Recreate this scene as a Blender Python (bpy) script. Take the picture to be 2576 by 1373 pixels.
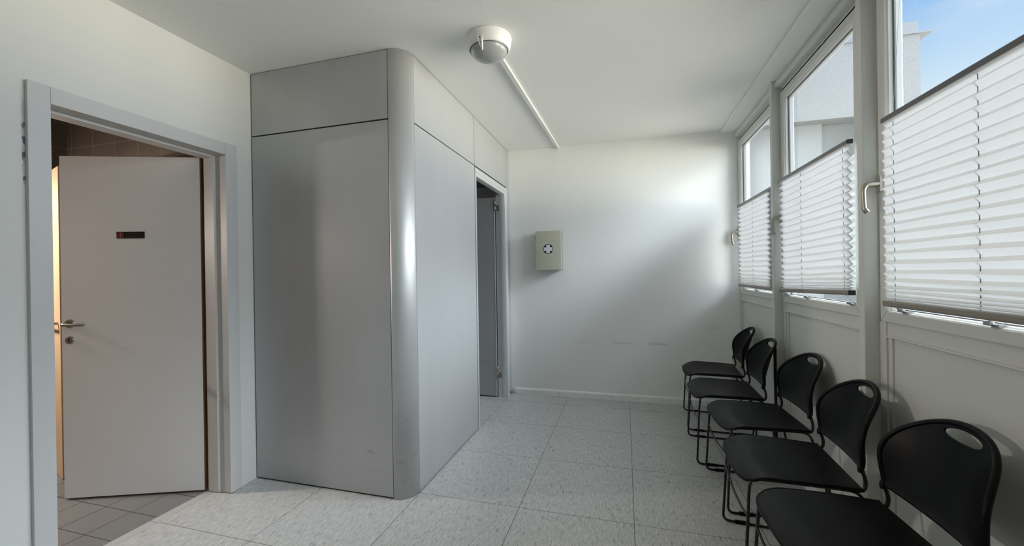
import bpy, bmesh, math, random
from mathutils import Vector, Matrix

for o in list(bpy.data.objects):
    bpy.data.objects.remove(o, do_unlink=True)
SC = bpy.context.scene
COL = SC.collection
PI = math.pi
random.seed(7)

# ------------------------------------------------------------------ camera
cam_data = bpy.data.cameras.new('camera')
cam_data.sensor_fit = 'HORIZONTAL'
cam_data.sensor_width = 36.0
cam_data.lens = 1010.75 / 2576 * 36.0
cam_data.clip_start = 0.02
cam = bpy.data.objects.new('camera', cam_data)
COL.objects.link(cam)
FWD = Vector((-0.2700, 0.9629, -0.0012)).normalized()
RT = Vector((0.9628, 0.2699, -0.0154))
RT = (RT - FWD * RT.dot(FWD)).normalized()
UP = RT.cross(FWD)
cam.matrix_world = Matrix(((RT.x, UP.x, -FWD.x, 0.0), (RT.y, UP.y, -FWD.y, 0.0), (RT.z, UP.z, -FWD.z, 1.29), (0, 0, 0, 1)))
SC.camera = cam

# ------------------------------------------------------------------ view and exposure
SC.view_settings.view_transform = 'Standard'
SC.view_settings.look = 'None'
SC.view_settings.exposure = 0.17
SC.view_settings.gamma = 1.0
SC.view_settings.use_curve_mapping = False
try:
    SC.cycles.diffuse_bounces = 10
    SC.cycles.glossy_bounces = 6
    SC.cycles.transmission_bounces = 8
    SC.cycles.transparent_max_bounces = 16
    SC.cycles.max_bounces = 20
    SC.cycles.use_denoising = True
    SC.cycles.sample_clamp_indirect = 10.0
except Exception:
    pass


# ------------------------------------------------------------------ node helpers
def lin(c):
    c = c / 255.0
    return c / 12.92 if c <= 0.04045 else ((c + 0.055) / 1.055) ** 2.4


def rgb(r, g, b):
    return (lin(r), lin(g), lin(b), 1.0)


class NT:
    """Small wrapper that builds a node tree by expressions."""

    def __init__(self, tree):
        self.t = tree
        self.t.nodes.clear()

    def n(self, kind, **props):
        nd = self.t.nodes.new(kind)
        for k, v in props.items():
            setattr(nd, k, v)
        return nd

    def put(self, sock, v):
        if isinstance(v, bpy.types.NodeSocket):
            self.t.links.new(v, sock)
        elif v is not None:
            sock.default_value = v

    def m(self, op, a, b=None, c=None, clamp=False):
        nd = self.n('ShaderNodeMath', operation=op, use_clamp=clamp)
        self.put(nd.inputs[0], a)
        if b is not None:
            self.put(nd.inputs[1], b)
        if c is not None:
            self.put(nd.inputs[2], c)
        return nd.outputs[0]

    def smooth(self, v, a, b, lo=0.0, hi=1.0):
        nd = self.n('ShaderNodeMapRange', interpolation_type='SMOOTHSTEP')
        self.put(nd.inputs[0], v)
        nd.inputs[1].default_value = a
        nd.inputs[2].default_value = b
        nd.inputs[3].default_value = lo
        nd.inputs[4].default_value = hi
        return nd.outputs[0]

    def mix(self, f, a, b):
        nd = self.n('ShaderNodeMix', data_type='RGBA')
        self.put(nd.inputs[0], f)
        self.put(nd.inputs[6], a)
        self.put(nd.inputs[7], b)
        return nd.outputs[2]

    def scale(self, col, f):
        nd = self.n('ShaderNodeVectorMath', operation='SCALE')
        self.put(nd.inputs[0], col)
        self.put(nd.inputs[3], f)
        return nd.outputs[0]

    def noise(self, vec, scale, detail=2.0, rough=0.5):
        nd = self.n('ShaderNodeTexNoise')
        self.put(nd.inputs['Vector'], vec)
        nd.inputs['Scale'].default_value = scale
        nd.inputs['Detail'].default_value = detail
        nd.inputs['Roughness'].default_value = rough
        return nd.outputs['Fac']

    def mapping(self, vec, scale=(1, 1, 1), rot=(0, 0, 0)):
        nd = self.n('ShaderNodeMapping')
        self.put(nd.inputs['Vector'], vec)
        nd.inputs['Scale'].default_value = scale
        nd.inputs['Rotation'].default_value = rot
        return nd.outputs[0]

    def xyz(self, vec):
        nd = self.n('ShaderNodeSeparateXYZ')
        self.put(nd.inputs[0], vec)
        return nd.outputs[0], nd.outputs[1], nd.outputs[2]

    def pos(self):
        return self.n('ShaderNodeNewGeometry').outputs['Position']

    def bump(self, h, strength=0.1, dist=0.01):
        nd = self.n('ShaderNodeBump')
        self.put(nd.inputs['Height'], h)
        nd.inputs['Strength'].default_value = strength
        nd.inputs['Distance'].default_value = dist
        return nd.outputs[0]

    def out(self, sh):
        o = self.n('ShaderNodeOutputMaterial')
        self.t.links.new(sh, o.inputs['Surface'])

    def principled(self, color, rough=0.5, metal=0.0, spec=0.5, normal=None):
        p = self.n('ShaderNodeBsdfPrincipled')
        self.put(p.inputs['Base Color'], color)
        self.put(p.inputs['Roughness'], rough)
        self.put(p.inputs['Metallic'], metal)
        self.put(p.inputs['Specular IOR Level'], spec)
        if normal is not None:
            self.put(p.inputs['Normal'], normal)
        return p


def new_mat(name):
    m = bpy.data.materials.new(name)
    m.use_nodes = True
    return m, NT(m.node_tree)


def plain(name, color, rough=0.5, metal=0.0, spec=0.5, grain=0.0, gscale=200.0, bump=0.0):
    """Principled with a little procedural unevenness of colour and surface."""
    m, t = new_mat(name)
    P = t.pos()
    c = color
    nz = None
    if grain or bump:
        nz = t.noise(P, gscale, 3.0, 0.6)
    if grain:
        dark = (color[0] * (1 - grain), color[1] * (1 - grain), color[2] * (1 - grain), 1)
        lite = (min(1, color[0] * (1 + grain)), min(1, color[1] * (1 + grain)), min(1, color[2] * (1 + grain)), 1)
        c = t.mix(nz, dark, lite)
    nrm = t.bump(nz, bump, 0.002) if bump else None
    p = t.principled(c, rough, metal, spec, nrm)
    t.out(p.outputs[0])
    return m


# ------------------------------------------------------------------ world: hazy bright sky
SKY_SIDE = 40.0     # how much brighter the hazy sun side of the sky is
GROUND = 28.0       # brightness of the sunlit surroundings just below the horizon
world = bpy.data.worlds.new('sky')
SC.world = world
world.use_nodes = True
w = NT(world.node_tree)
dirv = w.n('ShaderNodeTexCoord').outputs['Generated']
dx, dy, dz = w.xyz(dirv)
ramp = w.n('ShaderNodeValToRGB')
w.put(ramp.inputs[0], w.m('MULTIPLY_ADD', dz, 0.5, 0.5))
cr = ramp.color_ramp
cr.elements[0].position = 0.0
cr.elements[0].color = (0.62, 0.60, 0.56, 1)
cr.elements[1].position = 1.0
cr.elements[1].color = (0.24, 0.46, 0.95, 1)
for p_, c_ in ((0.44, (0.66, 0.645, 0.60, 1)), (0.485, (0.70, 0.78, 0.86, 1)), (0.50, (0.88, 0.95, 1.0, 1)), (0.625, (0.86, 0.94, 1.0, 1)), (0.662, (0.60, 0.79, 1.0, 1)), (0.708, (0.36, 0.61, 0.98, 1))):
    e = cr.elements.new(p_)
    e.color = c_
cl = w.noise(w.mapping(dirv, (1.6, 1.6, 3.4)), 2.6, 5.0, 0.55)
cl = w.smooth(cl, 0.45, 0.72)
cl = w.m('MULTIPLY', cl, w.smooth(dz, 0.0, 0.12))
sky_c = w.mix(w.m('MULTIPLY', cl, 0.45), ramp.outputs[0], (0.90, 0.95, 1.0, 1))
side = w.n('ShaderNodeVectorMath', operation='DOT_PRODUCT')
w.put(side.inputs[0], dirv)
side.inputs[1].default_value = Vector((1.0, 0.05, 0.0)).normalized()
amt = w.smooth(side.outputs['Value'], 0.595, 0.96)
below = w.smooth(dz, -0.06, 0.02)                       # 0 below the horizon, 1 in the sky
up_f = w.m('MULTIPLY_ADD', w.m('MULTIPLY', amt, w.smooth(dz, 0.22, 0.75, 0.34, 2.4)), SKY_SIDE, 0.98)
band = w.smooth(dz, -0.42, -0.06, 0.12, 1.0)            # far sunlit land is bright, the near yard is not
dn_f = w.m('MULTIPLY_ADD', w.m('MULTIPLY', amt, band), GROUND, 0.9)
fac = w.m('ADD', w.m('MULTIPLY', up_f, below), w.m('MULTIPLY', dn_f, w.m('SUBTRACT', 1.0, below)))
bright_c = w.mix(below, (1.0, 0.925, 0.80, 1), (0.855, 0.91, 1.0, 1))
sky_c = w.mix(w.m('MULTIPLY', amt, 7.0, clamp=True), sky_c, bright_c)
bg = w.n('ShaderNodeBackground')
w.put(bg.inputs[0], sky_c)
w.put(bg.inputs[1], fac)
wo = w.n('ShaderNodeOutputWorld')
w.t.links.new(bg.outputs[0], wo.inputs[0])
try:
    world.cycles.sampling_method = 'MANUAL'
    world.cycles.sample_map_resolution = 512
except Exception:
    pass

# ------------------------------------------------------------------ measures of the room (metres)
XL, XR = -2.29, 1.04          # left wall, right wall inner faces
YB, YR = 4.146, -0.95         # wall with the first-aid box, wall behind the viewer
ZC = 2.5835                   # ceiling
YF, XP = 2.0274, -1.1846      # partition: front face, side face
RC = 0.1063                   # partition corner radius
ZT = 2.1814                   # joint above the partition panels
PITCH = 1.067
SASH_Z0, SASH_Z1 = 1.062, 2.470
WIN = [(3.218, 4.141), (2.152, 3.090), (1.085, 2.023), (0.018, 0.956)]
POSTS = [3.106, 2.040, 0.973, -0.094]


# ------------------------------------------------------------------ mesh helpers
def obj(name, bm, mats, parent=None, smooth=None):
    me = bpy.data.meshes.new(name)
    bmesh.ops.recalc_face_normals(bm, faces=bm.faces)
    bm.to_mesh(me)
    bm.free()
    for m in (mats if isinstance(mats, (list, tuple)) else [mats]):
        me.materials.append(m)
    o = bpy.data.objects.new(name, me)
    COL.objects.link(o)
    if parent is not None:
        o.parent = parent
    if smooth is not None:
        for p in me.polygons:
            p.use_smooth = True
        try:
            me.set_sharp_from_angle(angle=math.radians(smooth))
        except Exception:
            pass
    return o


def empty(name, loc=(0, 0, 0), rz=0.0):
    o = bpy.data.objects.new(name, None)
    o.location = loc
    o.rotation_euler = (0, 0, rz)
    o.empty_display_size = 0.1
    COL.objects.link(o)
    return o


def tag(o, label, cat=None, group=None, kind=None):
    o['label'] = label
    if cat:
        o['category'] = cat
    if group:
        o['group'] = group
    if kind:
        o['kind'] = kind
    return o


def struct(o, label=None, cat=None):
    o['kind'] = 'structure'
    if label:
        o['label'] = label
    if cat:
        o['category'] = cat
    return o


def box(bm, x0, x1, y0, y1, z0, z1, mi=0, bev=0.0):
    vs = [bm.verts.new((x, y, z)) for x in (x0, x1) for y in (y0, y1) for z in (z0, z1)]
    fs = []
    for ix in ((0, 1, 3, 2), (4, 6, 7, 5), (0, 4, 5, 1), (2, 3, 7, 6), (0, 2, 6, 4), (1, 5, 7, 3)):
        f = bm.faces.new([vs[i] for i in ix])
        f.material_index = mi
        fs.append(f)
    if bev:
        es = list({e for f in fs for e in f.edges})
        r = bmesh.ops.bevel(bm, geom=es, offset=bev, segments=2, profile=0.7, affect='EDGES')
        for f in r['faces']:
            f.material_index = mi
    return fs


def quad(bm, pts, mi=0):
    f = bm.faces.new([bm.verts.new(p) for p in pts])
    f.material_index = mi
    return f


def prism(bm, prof, axis, a, b, mi=0):
    """Extrude a closed 2D profile along an axis. prof in the two other axes, in order xyz."""
    def P(p, t):
        if axis == 'y':
            return (p[0], t, p[1])
        if axis == 'x':
            return (t, p[0], p[1])
        return (p[0], p[1], t)
    A = [bm.verts.new(P(p, a)) for p in prof]
    B = [bm.verts.new(P(p, b)) for p in prof]
    n = len(prof)
    for i in range(n):
        f = bm.faces.new((A[i], A[(i + 1) % n], B[(i + 1) % n], B[i]))
        f.material_index = mi
    f = bm.faces.new(A)
    f.material_index = mi
    f = bm.faces.new(B[::-1])
    f.material_index = mi


def fillet(pts, r, n=6):
    pts = [Vector(p) for p in pts]
    out = [pts[0]]
    for i in range(1, len(pts) - 1):
        a, b, c = pts[i - 1], pts[i], pts[i + 1]
        rr = r[i] if isinstance(r, (list, tuple)) else r
        u, v = (a - b), (c - b)
        d = min(rr, u.length * 0.49, v.length * 0.49)
        p0, p1 = b + u.normalized() * d, b + v.normalized() * d
        for k in range(n + 1):
            t = k / n
            out.append((1 - t) ** 2 * p0 + 2 * t * (1 - t) * b + t * t * p1)
    out.append(pts[-1])
    return out


def tube(bm, pts, r, seg=10, mi=0, flat=1.0, closed=False):
    """Sweep a circle along pts (parallel transport), with end caps; flat squashes along the frame normal."""
    pts = [Vector(p) for p in pts]
    n = len(pts)
    tang = []
    for i in range(n):
        if closed:
            t = pts[(i + 1) % n] - pts[(i - 1) % n]
        else:
            t = pts[min(i + 1, n - 1)] - pts[max(i - 1, 0)]
        tang.append(t.normalized())
    ref = Vector((0, 0, 1)) if abs(tang[0].z) < 0.9 else Vector((1, 0, 0))
    nrm = (ref - tang[0] * ref.dot(tang[0])).normalized()
    rings = []
    for i in range(n):
        nrm = (nrm - tang[i] * nrm.dot(tang[i])).normalized()
        bi = tang[i].cross(nrm)
        rr = r[i] if isinstance(r, (list, tuple)) else r
        rings.append([bm.verts.new(pts[i] + nrm * (math.cos(a) * rr * flat) + bi * (math.sin(a) * rr)) for a in [2 * PI * k / seg for k in range(seg)]])
    m = n if closed else n - 1
    for i in range(m):
        A, B = rings[i], rings[(i + 1) % n]
        for k in range(seg):
            f = bm.faces.new((A[k], A[(k + 1) % seg], B[(k + 1) % seg], B[k]))
            f.material_index = mi
            f.smooth = True
    if not closed:
        for R in (rings[0][::-1], rings[-1]):
            f = bm.faces.new(R)
            f.material_index = mi


def lathe(bm, prof, center, seg=48, mi=0, cap0=False, cap1=False):
    """Revolve (r, z) points round a vertical axis through center."""
    cx, cy, cz = center
    rings = []
    for r, z in prof:
        rings.append([bm.verts.new((cx + r * math.cos(2 * PI * k / seg), cy + r * math.sin(2 * PI * k / seg), cz + z)) for k in range(seg)])
    for A, B in zip(rings[:-1], rings[1:]):
        for k in range(seg):
            f = bm.faces.new((A[k], A[(k + 1) % seg], B[(k + 1) % seg], B[k]))
            f.material_index = mi
            f.smooth = True
    if cap0:
        bm.faces.new(rings[0][::-1]).material_index = mi
    if cap1:
        bm.faces.new(rings[-1]).material_index = mi


def disc(bm, c, axis_u, axis_v, r, depth, seg=24, mi=0):
    """Short cylinder: circle spanned by two unit vectors, thickness along u x v."""
    c, u, v = Vector(c), Vector(axis_u), Vector(axis_v)
    n = u.cross(v)
    A = [bm.verts.new(c + u * (r * math.cos(2 * PI * k / seg)) + v * (r * math.sin(2 * PI * k / seg))) for k in range(seg)]
    B = [bm.verts.new(p.co + n * depth) for p in A]
    for k in range(seg):
        bm.faces.new((A[k], A[(k + 1) % seg], B[(k + 1) % seg], B[k])).material_index = mi
    bm.faces.new(A[::-1]).material_index = mi
    bm.faces.new(B).material_index = mi


def frame_sweep(bm, y0, y1, z0, z1, prof, mi=0):
    """Mitred rectangular frame in a plane x = const. prof: (inset from the outer edge, x) pairs, closed."""
    rings = []
    for (d, x) in prof:
        rings.append([bm.verts.new(p) for p in ((x, y0 + d, z0 + d), (x, y1 - d, z0 + d), (x, y1 - d, z1 - d), (x, y0 + d, z1 - d))])
    n = len(rings)
    for i in range(n):
        A, B = rings[i], rings[(i + 1) % n]
        for k in range(4):
            bm.faces.new((A[k], A[(k + 1) % 4], B[(k + 1) % 4], B[k])).material_index = mi


# ------------------------------------------------------------------ materials
def mat_paint(name, base, marks=None, bump=0.06, rough=0.62):
    m, t = new_mat(name)
    P = t.pos()
    big = t.noise(P, 1.7, 3.0, 0.55)
    c = t.mix(big, (base[0] * 0.965, base[1] * 0.965, base[2] * 0.965, 1), base)
    if marks:
        c = marks(t, P, c)
    nz = t.noise(P, 150.0, 3.0, 0.6)
    p = t.principled(c, rough, 0.0, 0.35, t.bump(nz, bump, 0.003))
    t.out(p.outputs[0])
    return m


def box_mask(t, v, lo, hi, s):
    return t.m('MULTIPLY', t.smooth(v, lo - s, lo + s), t.smooth(v, hi - s, hi + s, 1.0, 0.0))


def back_marks(t, P, c):
    x, y, z = t.xyz(P)
    n = t.noise(t.mapping(P, (3, 3, 60)), 6.0, 4.0, 0.7)
    tot = None
    for x0, x1, z0, k in ((-0.50, -0.36, 0.565, 0.35), (-0.13, 0.06, 0.566, 0.6), (0.22, 0.40, 0.570, 0.85), (0.76, 0.82, 0.738, 0.75)):
        a = t.m('MULTIPLY', box_mask(t, x, x0, x1, 0.035), box_mask(t, z, z0 - 0.004, z0 + 0.004, 0.006))
        b = t.m('MULTIPLY', box_mask(t, x, x0, x1, 0.06), box_mask(t, z, z0 - 0.015, z0 + 0.03, 0.03))
        a = t.m('MULTIPLY', t.m('ADD', a, t.m('MULTIPLY', b, 0.28)), k)
        tot = a if tot is None else t.m('ADD', tot, a)
    for x0, z0, r in ((0.215, 0.105, 0.011), (-0.19, 1.67, 0.006), (0.23, 1.55, 0.006), (0.50, 1.30, 0.006)):
        d = t.m('SQRT', t.m('ADD', t.m('POWER', t.m('SUBTRACT', x, x0), 2.0), t.m('POWER', t.m('SUBTRACT', z, z0), 2.0)))
        tot = t.m('ADD', tot, t.m('MULTIPLY', t.smooth(d, r * 0.4, r, 1.0, 0.0), 0.8))
    f = t.m('MULTIPLY', tot, t.m('MULTIPLY_ADD', n, 0.9, 0.15), clamp=True)
    return t.mix(t.m('MULTIPLY', f, 0.55), c, rgb(88, 86, 84))


def left_marks(t, P, c):
    # chipped paint beside the door casing
    x, y, z = t.xyz(P)
    n = t.noise(t.mapping(P, (1, 1, 1)), 42.0, 4.0, 0.65)
    edge = t.m('MULTIPLY_ADD', n, 0.020, 1.0005)
    near = t.smooth(t.m('SUBTRACT', y, edge), -0.001, 0.001)
    zone = t.m('MULTIPLY', t.smooth(z, 1.66, 1.70), t.smooth(z, 1.99, 2.02, 1.0, 0.0))
    near = t.m('MULTIPLY', t.m('MULTIPLY', near, t.smooth(y, 1.020, 1.024, 1.0, 0.0)), zone)
    hole = t.m('MULTIPLY', near, t.smooth(t.noise(P, 24.0, 2.0), 0.50, 0.56))
    c = t.mix(t.m('MULTIPLY', near, 0.55), c, rgb(176, 176, 170))
    return t.mix(hole, c, rgb(96, 98, 108))


def ceil_marks(t, P, c):
    # a thin pale filled crack that wanders past the lamp
    x, y, z = t.xyz(P)
    n1 = t.noise(t.mapping(P, (0, 1, 0)), 3.0, 6.0, 0.75)
    line = t.m('ADD', t.m('MULTIPLY_ADD', n1, 0.075, -0.665), t.m('MULTIPLY', t.m('SUBTRACT', y, 1.8), 0.018))
    d = t.m('ABSOLUTE', t.m('SUBTRACT', x, line))
    m1 = t.m('MULTIPLY', t.smooth(d, 0.0010, 0.0028, 1.0, 0.0), t.smooth(y, 3.2, 3.6, 1.0, 0.0))
    c = t.mix(t.m('MULTIPLY', m1, 0.8), c, (0.92, 0.92, 0.90, 1))
    # short scratch near the windows
    d2 = t.m('ABSOLUTE', t.m('SUBTRACT', x, t.m('MULTIPLY_ADD', y, 0.02, 0.28)))
    m2 = t.m('MULTIPLY', t.smooth(d2, 0.0008, 0.0024, 1.0, 0.0), box_mask(t, y, 2.40, 2.50, 0.01))
    return t.mix(t.m('MULTIPLY', m2, 0.6), c, (0.95, 0.93, 0.90, 1))


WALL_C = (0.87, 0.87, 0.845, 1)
M = {}
M['wall'] = mat_paint('white wall paint', WALL_C)
M['wall_back'] = mat_paint('white wall paint with scuffs', WALL_C, back_marks)
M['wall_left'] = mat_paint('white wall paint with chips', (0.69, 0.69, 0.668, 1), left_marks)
M['ceiling'] = mat_paint('ceiling paint', (0.87, 0.87, 0.85, 1), ceil_marks, bump=0.14, rough=0.8)
M['casing'] = plain('lacquered door casing', (0.55, 0.545, 0.54, 1), 0.42, grain=0.02, gscale=60)
M['leaf'] = plain('white lacquered door leaf', (0.82, 0.80, 0.785, 1), 0.40, grain=0.02, gscale=30)
M['jamb'] = plain('lacquered door jamb', (0.55, 0.535, 0.515, 1), 0.45, grain=0.02, gscale=60)
M['base_white'] = plain('white baseboard', (0.86, 0.86, 0.83, 1), 0.4, grain=0.02, gscale=60)
M['pvc'] = plain('white window frame paint', (0.62, 0.62, 0.585, 1), 0.42, spec=0.4, grain=0.02, gscale=80)
M['pvc_out'] = plain('white outer window frame', (0.37, 0.38, 0.385, 1), 0.4)
M['gasket'] = plain('dark rubber seal', (0.05, 0.05, 0.055, 1), 0.6)
M['gap'] = plain('black joint', (0.012, 0.012, 0.013, 1), 0.8)
M['plastic'] = plain('black moulded plastic', (0.0045, 0.0045, 0.005, 1), 0.38, spec=0.12, grain=0.05, gscale=900, bump=0.03)
M['rod'] = plain('black enamelled steel', (0.006, 0.006, 0.007, 1), 0.30, spec=0.5)
M['steel'] = plain('brushed steel', (0.42, 0.41, 0.39, 1), 0.24, 1.0)
M['satin'] = plain('satin nickel', (0.40, 0.38, 0.32, 1), 0.42, 0.9)
M['alu'] = plain('anodised aluminium', (0.70, 0.71, 0.72, 1), 0.36, 0.55)
M['white_plastic'] = plain('white plastic', (0.80, 0.79, 0.765, 1), 0.45, grain=0.015, gscale=500)
M['duct'] = plain('painted cable duct', (0.72, 0.72, 0.70, 1), 0.6)
M['cream'] = plain('cream enamel', (0.54, 0.53, 0.42, 1), 0.38, grain=0.02, gscale=40)
M['cream_dark'] = plain('grey cabinet body', (0.22, 0.23, 0.23, 1), 0.45)
M['ink'] = plain('black print', (0.012, 0.014, 0.013, 1), 0.45)
M['white_print'] = plain('white print', (0.76, 0.76, 0.79, 1), 0.45)
M['wood_edge'] = plain('brown door edge', (0.20, 0.095, 0.042, 1), 0.5, grain=0.3, gscale=35)
M['sign_black'] = plain('black sign plate', (0.010, 0.008, 0.008, 1), 0.3)
M['sign_red'] = plain('red sign field', (0.17, 0.005, 0.010, 1), 0.4)
M['sign_pink'] = plain('pale sign print', (0.33, 0.17, 0.15, 1), 0.5)
M['sign_grey'] = plain('faded sign print', (0.035, 0.028, 0.028, 1), 0.5)
M['rail_dark'] = plain('grey blind rail', (0.13, 0.13, 0.135, 1), 0.38, 0.6)
M['rail_brown'] = plain('taupe blind rail', (0.24, 0.215, 0.18, 1), 0.45)
M['cord'] = plain('grey blind cord', (0.20, 0.20, 0.21, 1), 0.7)
M['outlet'] = plain('yellowed socket plastic', (0.56, 0.55, 0.45, 1), 0.45)
M['wood_door'] = plain('honey coloured door', (0.56, 0.385, 0.235, 1), 0.40, grain=0.05, gscale=12)


def mat_panel():
    m, t = new_mat('grey laminate panel')
    P = t.pos()
    st = t.noise(t.mapping(P, (1, 1, 0.12)), 5.0, 4.0, 0.55)
    c = t.mix(st, (0.42, 0.425, 0.43, 1), (0.475, 0.48, 0.485, 1))
    x, y, z = t.xyz(P)
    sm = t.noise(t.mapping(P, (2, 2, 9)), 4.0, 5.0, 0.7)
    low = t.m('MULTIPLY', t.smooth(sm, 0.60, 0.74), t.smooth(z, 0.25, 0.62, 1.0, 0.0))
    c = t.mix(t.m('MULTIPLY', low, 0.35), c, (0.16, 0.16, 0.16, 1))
    nz = t.noise(P, 260.0, 2.0)
    p = t.principled(c, 0.38, 0.30, 0.5, t.bump(nz, 0.025, 0.002))
    t.out(p.outputs[0])
    return m


def mat_column():
    m, t = new_mat('satin aluminium column')
    P = t.pos()
    st = t.noise(t.mapping(P, (60, 60, 0.4)), 8.0, 3.0, 0.6)
    c = t.mix(st, (0.60, 0.60, 0.605, 1), (0.68, 0.68, 0.685, 1))
    x, y, z = t.xyz(P)
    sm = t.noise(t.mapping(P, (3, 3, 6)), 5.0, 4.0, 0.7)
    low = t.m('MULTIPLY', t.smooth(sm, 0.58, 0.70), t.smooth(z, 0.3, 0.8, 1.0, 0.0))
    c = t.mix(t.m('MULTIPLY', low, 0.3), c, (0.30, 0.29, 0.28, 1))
    p = t.principled(c, t.m('MULTIPLY_ADD', st, 0.10, 0.46), 0.70, 0.5)
    t.out(p.outputs[0])
    return m


def mat_floor():
    m, t = new_mat('speckled vinyl tiles')
    P = t.pos()
    x, y, z = t.xyz(P)
    fine = t.noise(t.mapping(P, (160, 22, 1)), 1.0, 4.0, 0.72)
    big = t.noise(P, 3.0, 3.0)
    c = t.mix(t.smooth(fine, 0.30, 0.70), (0.40, 0.397, 0.385, 1), (0.64, 0.636, 0.615, 1))
    c = t.mix(t.m('MULTIPLY', big, 0.22), c, (0.42, 0.416, 0.405, 1))
    for sx, sy, rz, lo_, hi_, k, col in ((105, 19, 0.0, 0.595, 0.70, 0.60, (0.17, 0.165, 0.16, 1)), (150, 30, 0.07, 0.61, 0.73, 0.50, (0.20, 0.20, 0.195, 1)),
                                         (78, 15, -0.04, 0.65, 0.72, 0.60, (0.15, 0.145, 0.14, 1)), (120, 22, -0.08, 0.62, 0.74, 0.5, (0.84, 0.84, 0.83, 1))):
        fl = t.smooth(t.noise(t.mapping(P, (sx, sy, 1), (0, 0, rz)), 1.0, 2.0, 0.5), lo_, hi_)
        c = t.mix(t.m('MULTIPLY', fl, k), c, col)

    def seam(v, o, per, wd):
        q = t.m('FRACT', t.m('DIVIDE', t.m('ADD', v, 100 * per - o), per))
        d = t.m('MULTIPLY', t.m('MINIMUM', q, t.m('SUBTRACT', 1.0, q)), per)
        return t.smooth(d, wd * 0.6, wd * 1.4, 1.0, 0.0)
    s = t.m('MAXIMUM', seam(x, 0.0287, 0.6055, 0.0017), seam(y, 3.3153, 0.5938, 0.0016))
    c = t.mix(t.m('MULTIPLY', s, 0.9), c, (0.075, 0.07, 0.065, 1))
    # old dirt along the wall with the first-aid box
    dirt = t.m('MULTIPLY', box_mask(t, y, 3.86, 3.90, 0.03), t.smooth(t.noise(P, 4.0, 4.0), 0.40, 0.62))
    c = t.mix(t.m('MULTIPLY', dirt, 0.30), c, (0.26, 0.25, 0.24, 1))
    rg = t.m('MULTIPLY_ADD', fine, 0.12, 0.30)
    p = t.principled(c, rg, 0.0, 0.42, t.bump(fine, 0.03, 0.001))
    t.out(p.outputs[0])
    return m


def mat_wash_floor():
    m, t = new_mat('grey ceramic floor tiles')
    P = t.pos()
    x, y, z = t.xyz(P)
    c = t.mix(t.noise(P, 9.0, 4.0), (0.17, 0.163, 0.16, 1), (0.21, 0.203, 0.20, 1))

    def seam(v, o, per, wd):
        q = t.m('FRACT', t.m('DIVIDE', t.m('ADD', v, 100 * per - o), per))
        d = t.m('MULTIPLY', t.m('MINIMUM', q, t.m('SUBTRACT', 1.0, q)), per)
        return t.smooth(d, wd * 0.6, wd * 1.3, 1.0, 0.0)
    s = t.m('MAXIMUM', seam(x, -2.4455, 0.2, 0.0024), seam(y, 1.3645, 0.2, 0.0024))
    c = t.mix(s, c, (0.035, 0.026, 0.022, 1))
    p = t.principled(c, 0.34, 0.0, 0.5, t.bump(t.m('SUBTRACT', 1.0, s), 0.3, 0.002))
    t.out(p.outputs[0])
    return m


def mat_wash_wall():
    m, t = new_mat('taupe ceramic wall tiles')
    P = t.pos()
    x, y, z = t.xyz(P)
    c = t.mix(t.noise(P, 6.0, 3.0), (0.13, 0.105, 0.085, 1), (0.16, 0.13, 0.105, 1))

    def seam(v, o, per, wd):
        q = t.m('FRACT', t.m('DIVIDE', t.m('ADD', v, 100 * per - o), per))
        d = t.m('MULTIPLY', t.m('MINIMUM', q, t.m('SUBTRACT', 1.0, q)), per)
        return t.smooth(d, wd * 0.6, wd * 1.4, 1.0, 0.0)
    s = t.m('MAXIMUM', seam(z, 0.345, 0.20, 0.0026), seam(t.m('ADD', x, y), -2.12, 0.25, 0.0026))
    c = t.mix(s, c, (0.24, 0.20, 0.165, 1))
    p = t.principled(c, 0.25, 0.0, 0.5)
    t.out(p.outputs[0])
    return m


def mat_glass():
    m, t = new_mat('window glass')
    tr = t.n('ShaderNodeBsdfTransparent')
    tr.inputs[0].default_value = (0.93, 0.955, 0.955, 1)
    gl = t.n('ShaderNodeBsdfGlossy')
    gl.inputs['Roughness'].default_value = 0.02
    gl.inputs['Color'].default_value = (1, 1, 1, 1)
    lw = t.n('ShaderNodeLayerWeight')
    lw.inputs['Blend'].default_value = 0.5
    mx = t.n('ShaderNodeMixShader')
    t.put(mx.inputs[0], t.m('MULTIPLY_ADD', t.m('POWER', lw.outputs['Facing'], 5.0), 0.85, 0.04))
    t.t.links.new(tr.outputs[0], mx.inputs[1])
    t.t.links.new(gl.outputs[0], mx.inputs[2])
    t.out(mx.outputs[0])
    return m


def mat_fabric():
    m, t = new_mat('translucent pleated fabric')
    P = t.pos()
    n = t.noise(t.mapping(P, (1, 60, 60)), 4.0, 4.0, 0.7)
    cloud = t.noise(P, 14.0, 3.0, 0.6)
    c = t.mix(n, (0.70, 0.70, 0.69, 1), (0.80, 0.80, 0.79, 1))
    d = t.n('ShaderNodeBsdfDiffuse')
    t.put(d.inputs[0], c)
    tl = t.n('ShaderNodeBsdfTranslucent')
    t.put(tl.inputs[0], t.mix(t.m('MULTIPLY', cloud, 0.5), (0.18, 0.18, 0.181, 1), (0.152, 0.15, 0.144, 1)))
    mx = t.n('ShaderNodeMixShader')
    mx.inputs[0].default_value = 0.42
    t.t.links.new(d.outputs[0], mx.inputs[1])
    t.t.links.new(tl.outputs[0], mx.inputs[2])
    t.out(mx.outputs[0])
    return m


def mat_dome():
    m, t = new_mat('frosted lamp glass')
    P = t.pos()
    n = t.noise(P, 220.0, 2.0)
    p = t.principled((0.36, 0.37, 0.37, 1), 0.09, 0.0, 0.7, t.bump(n, 0.03, 0.001))
    t.out(p.outputs[0])
    return m


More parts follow.
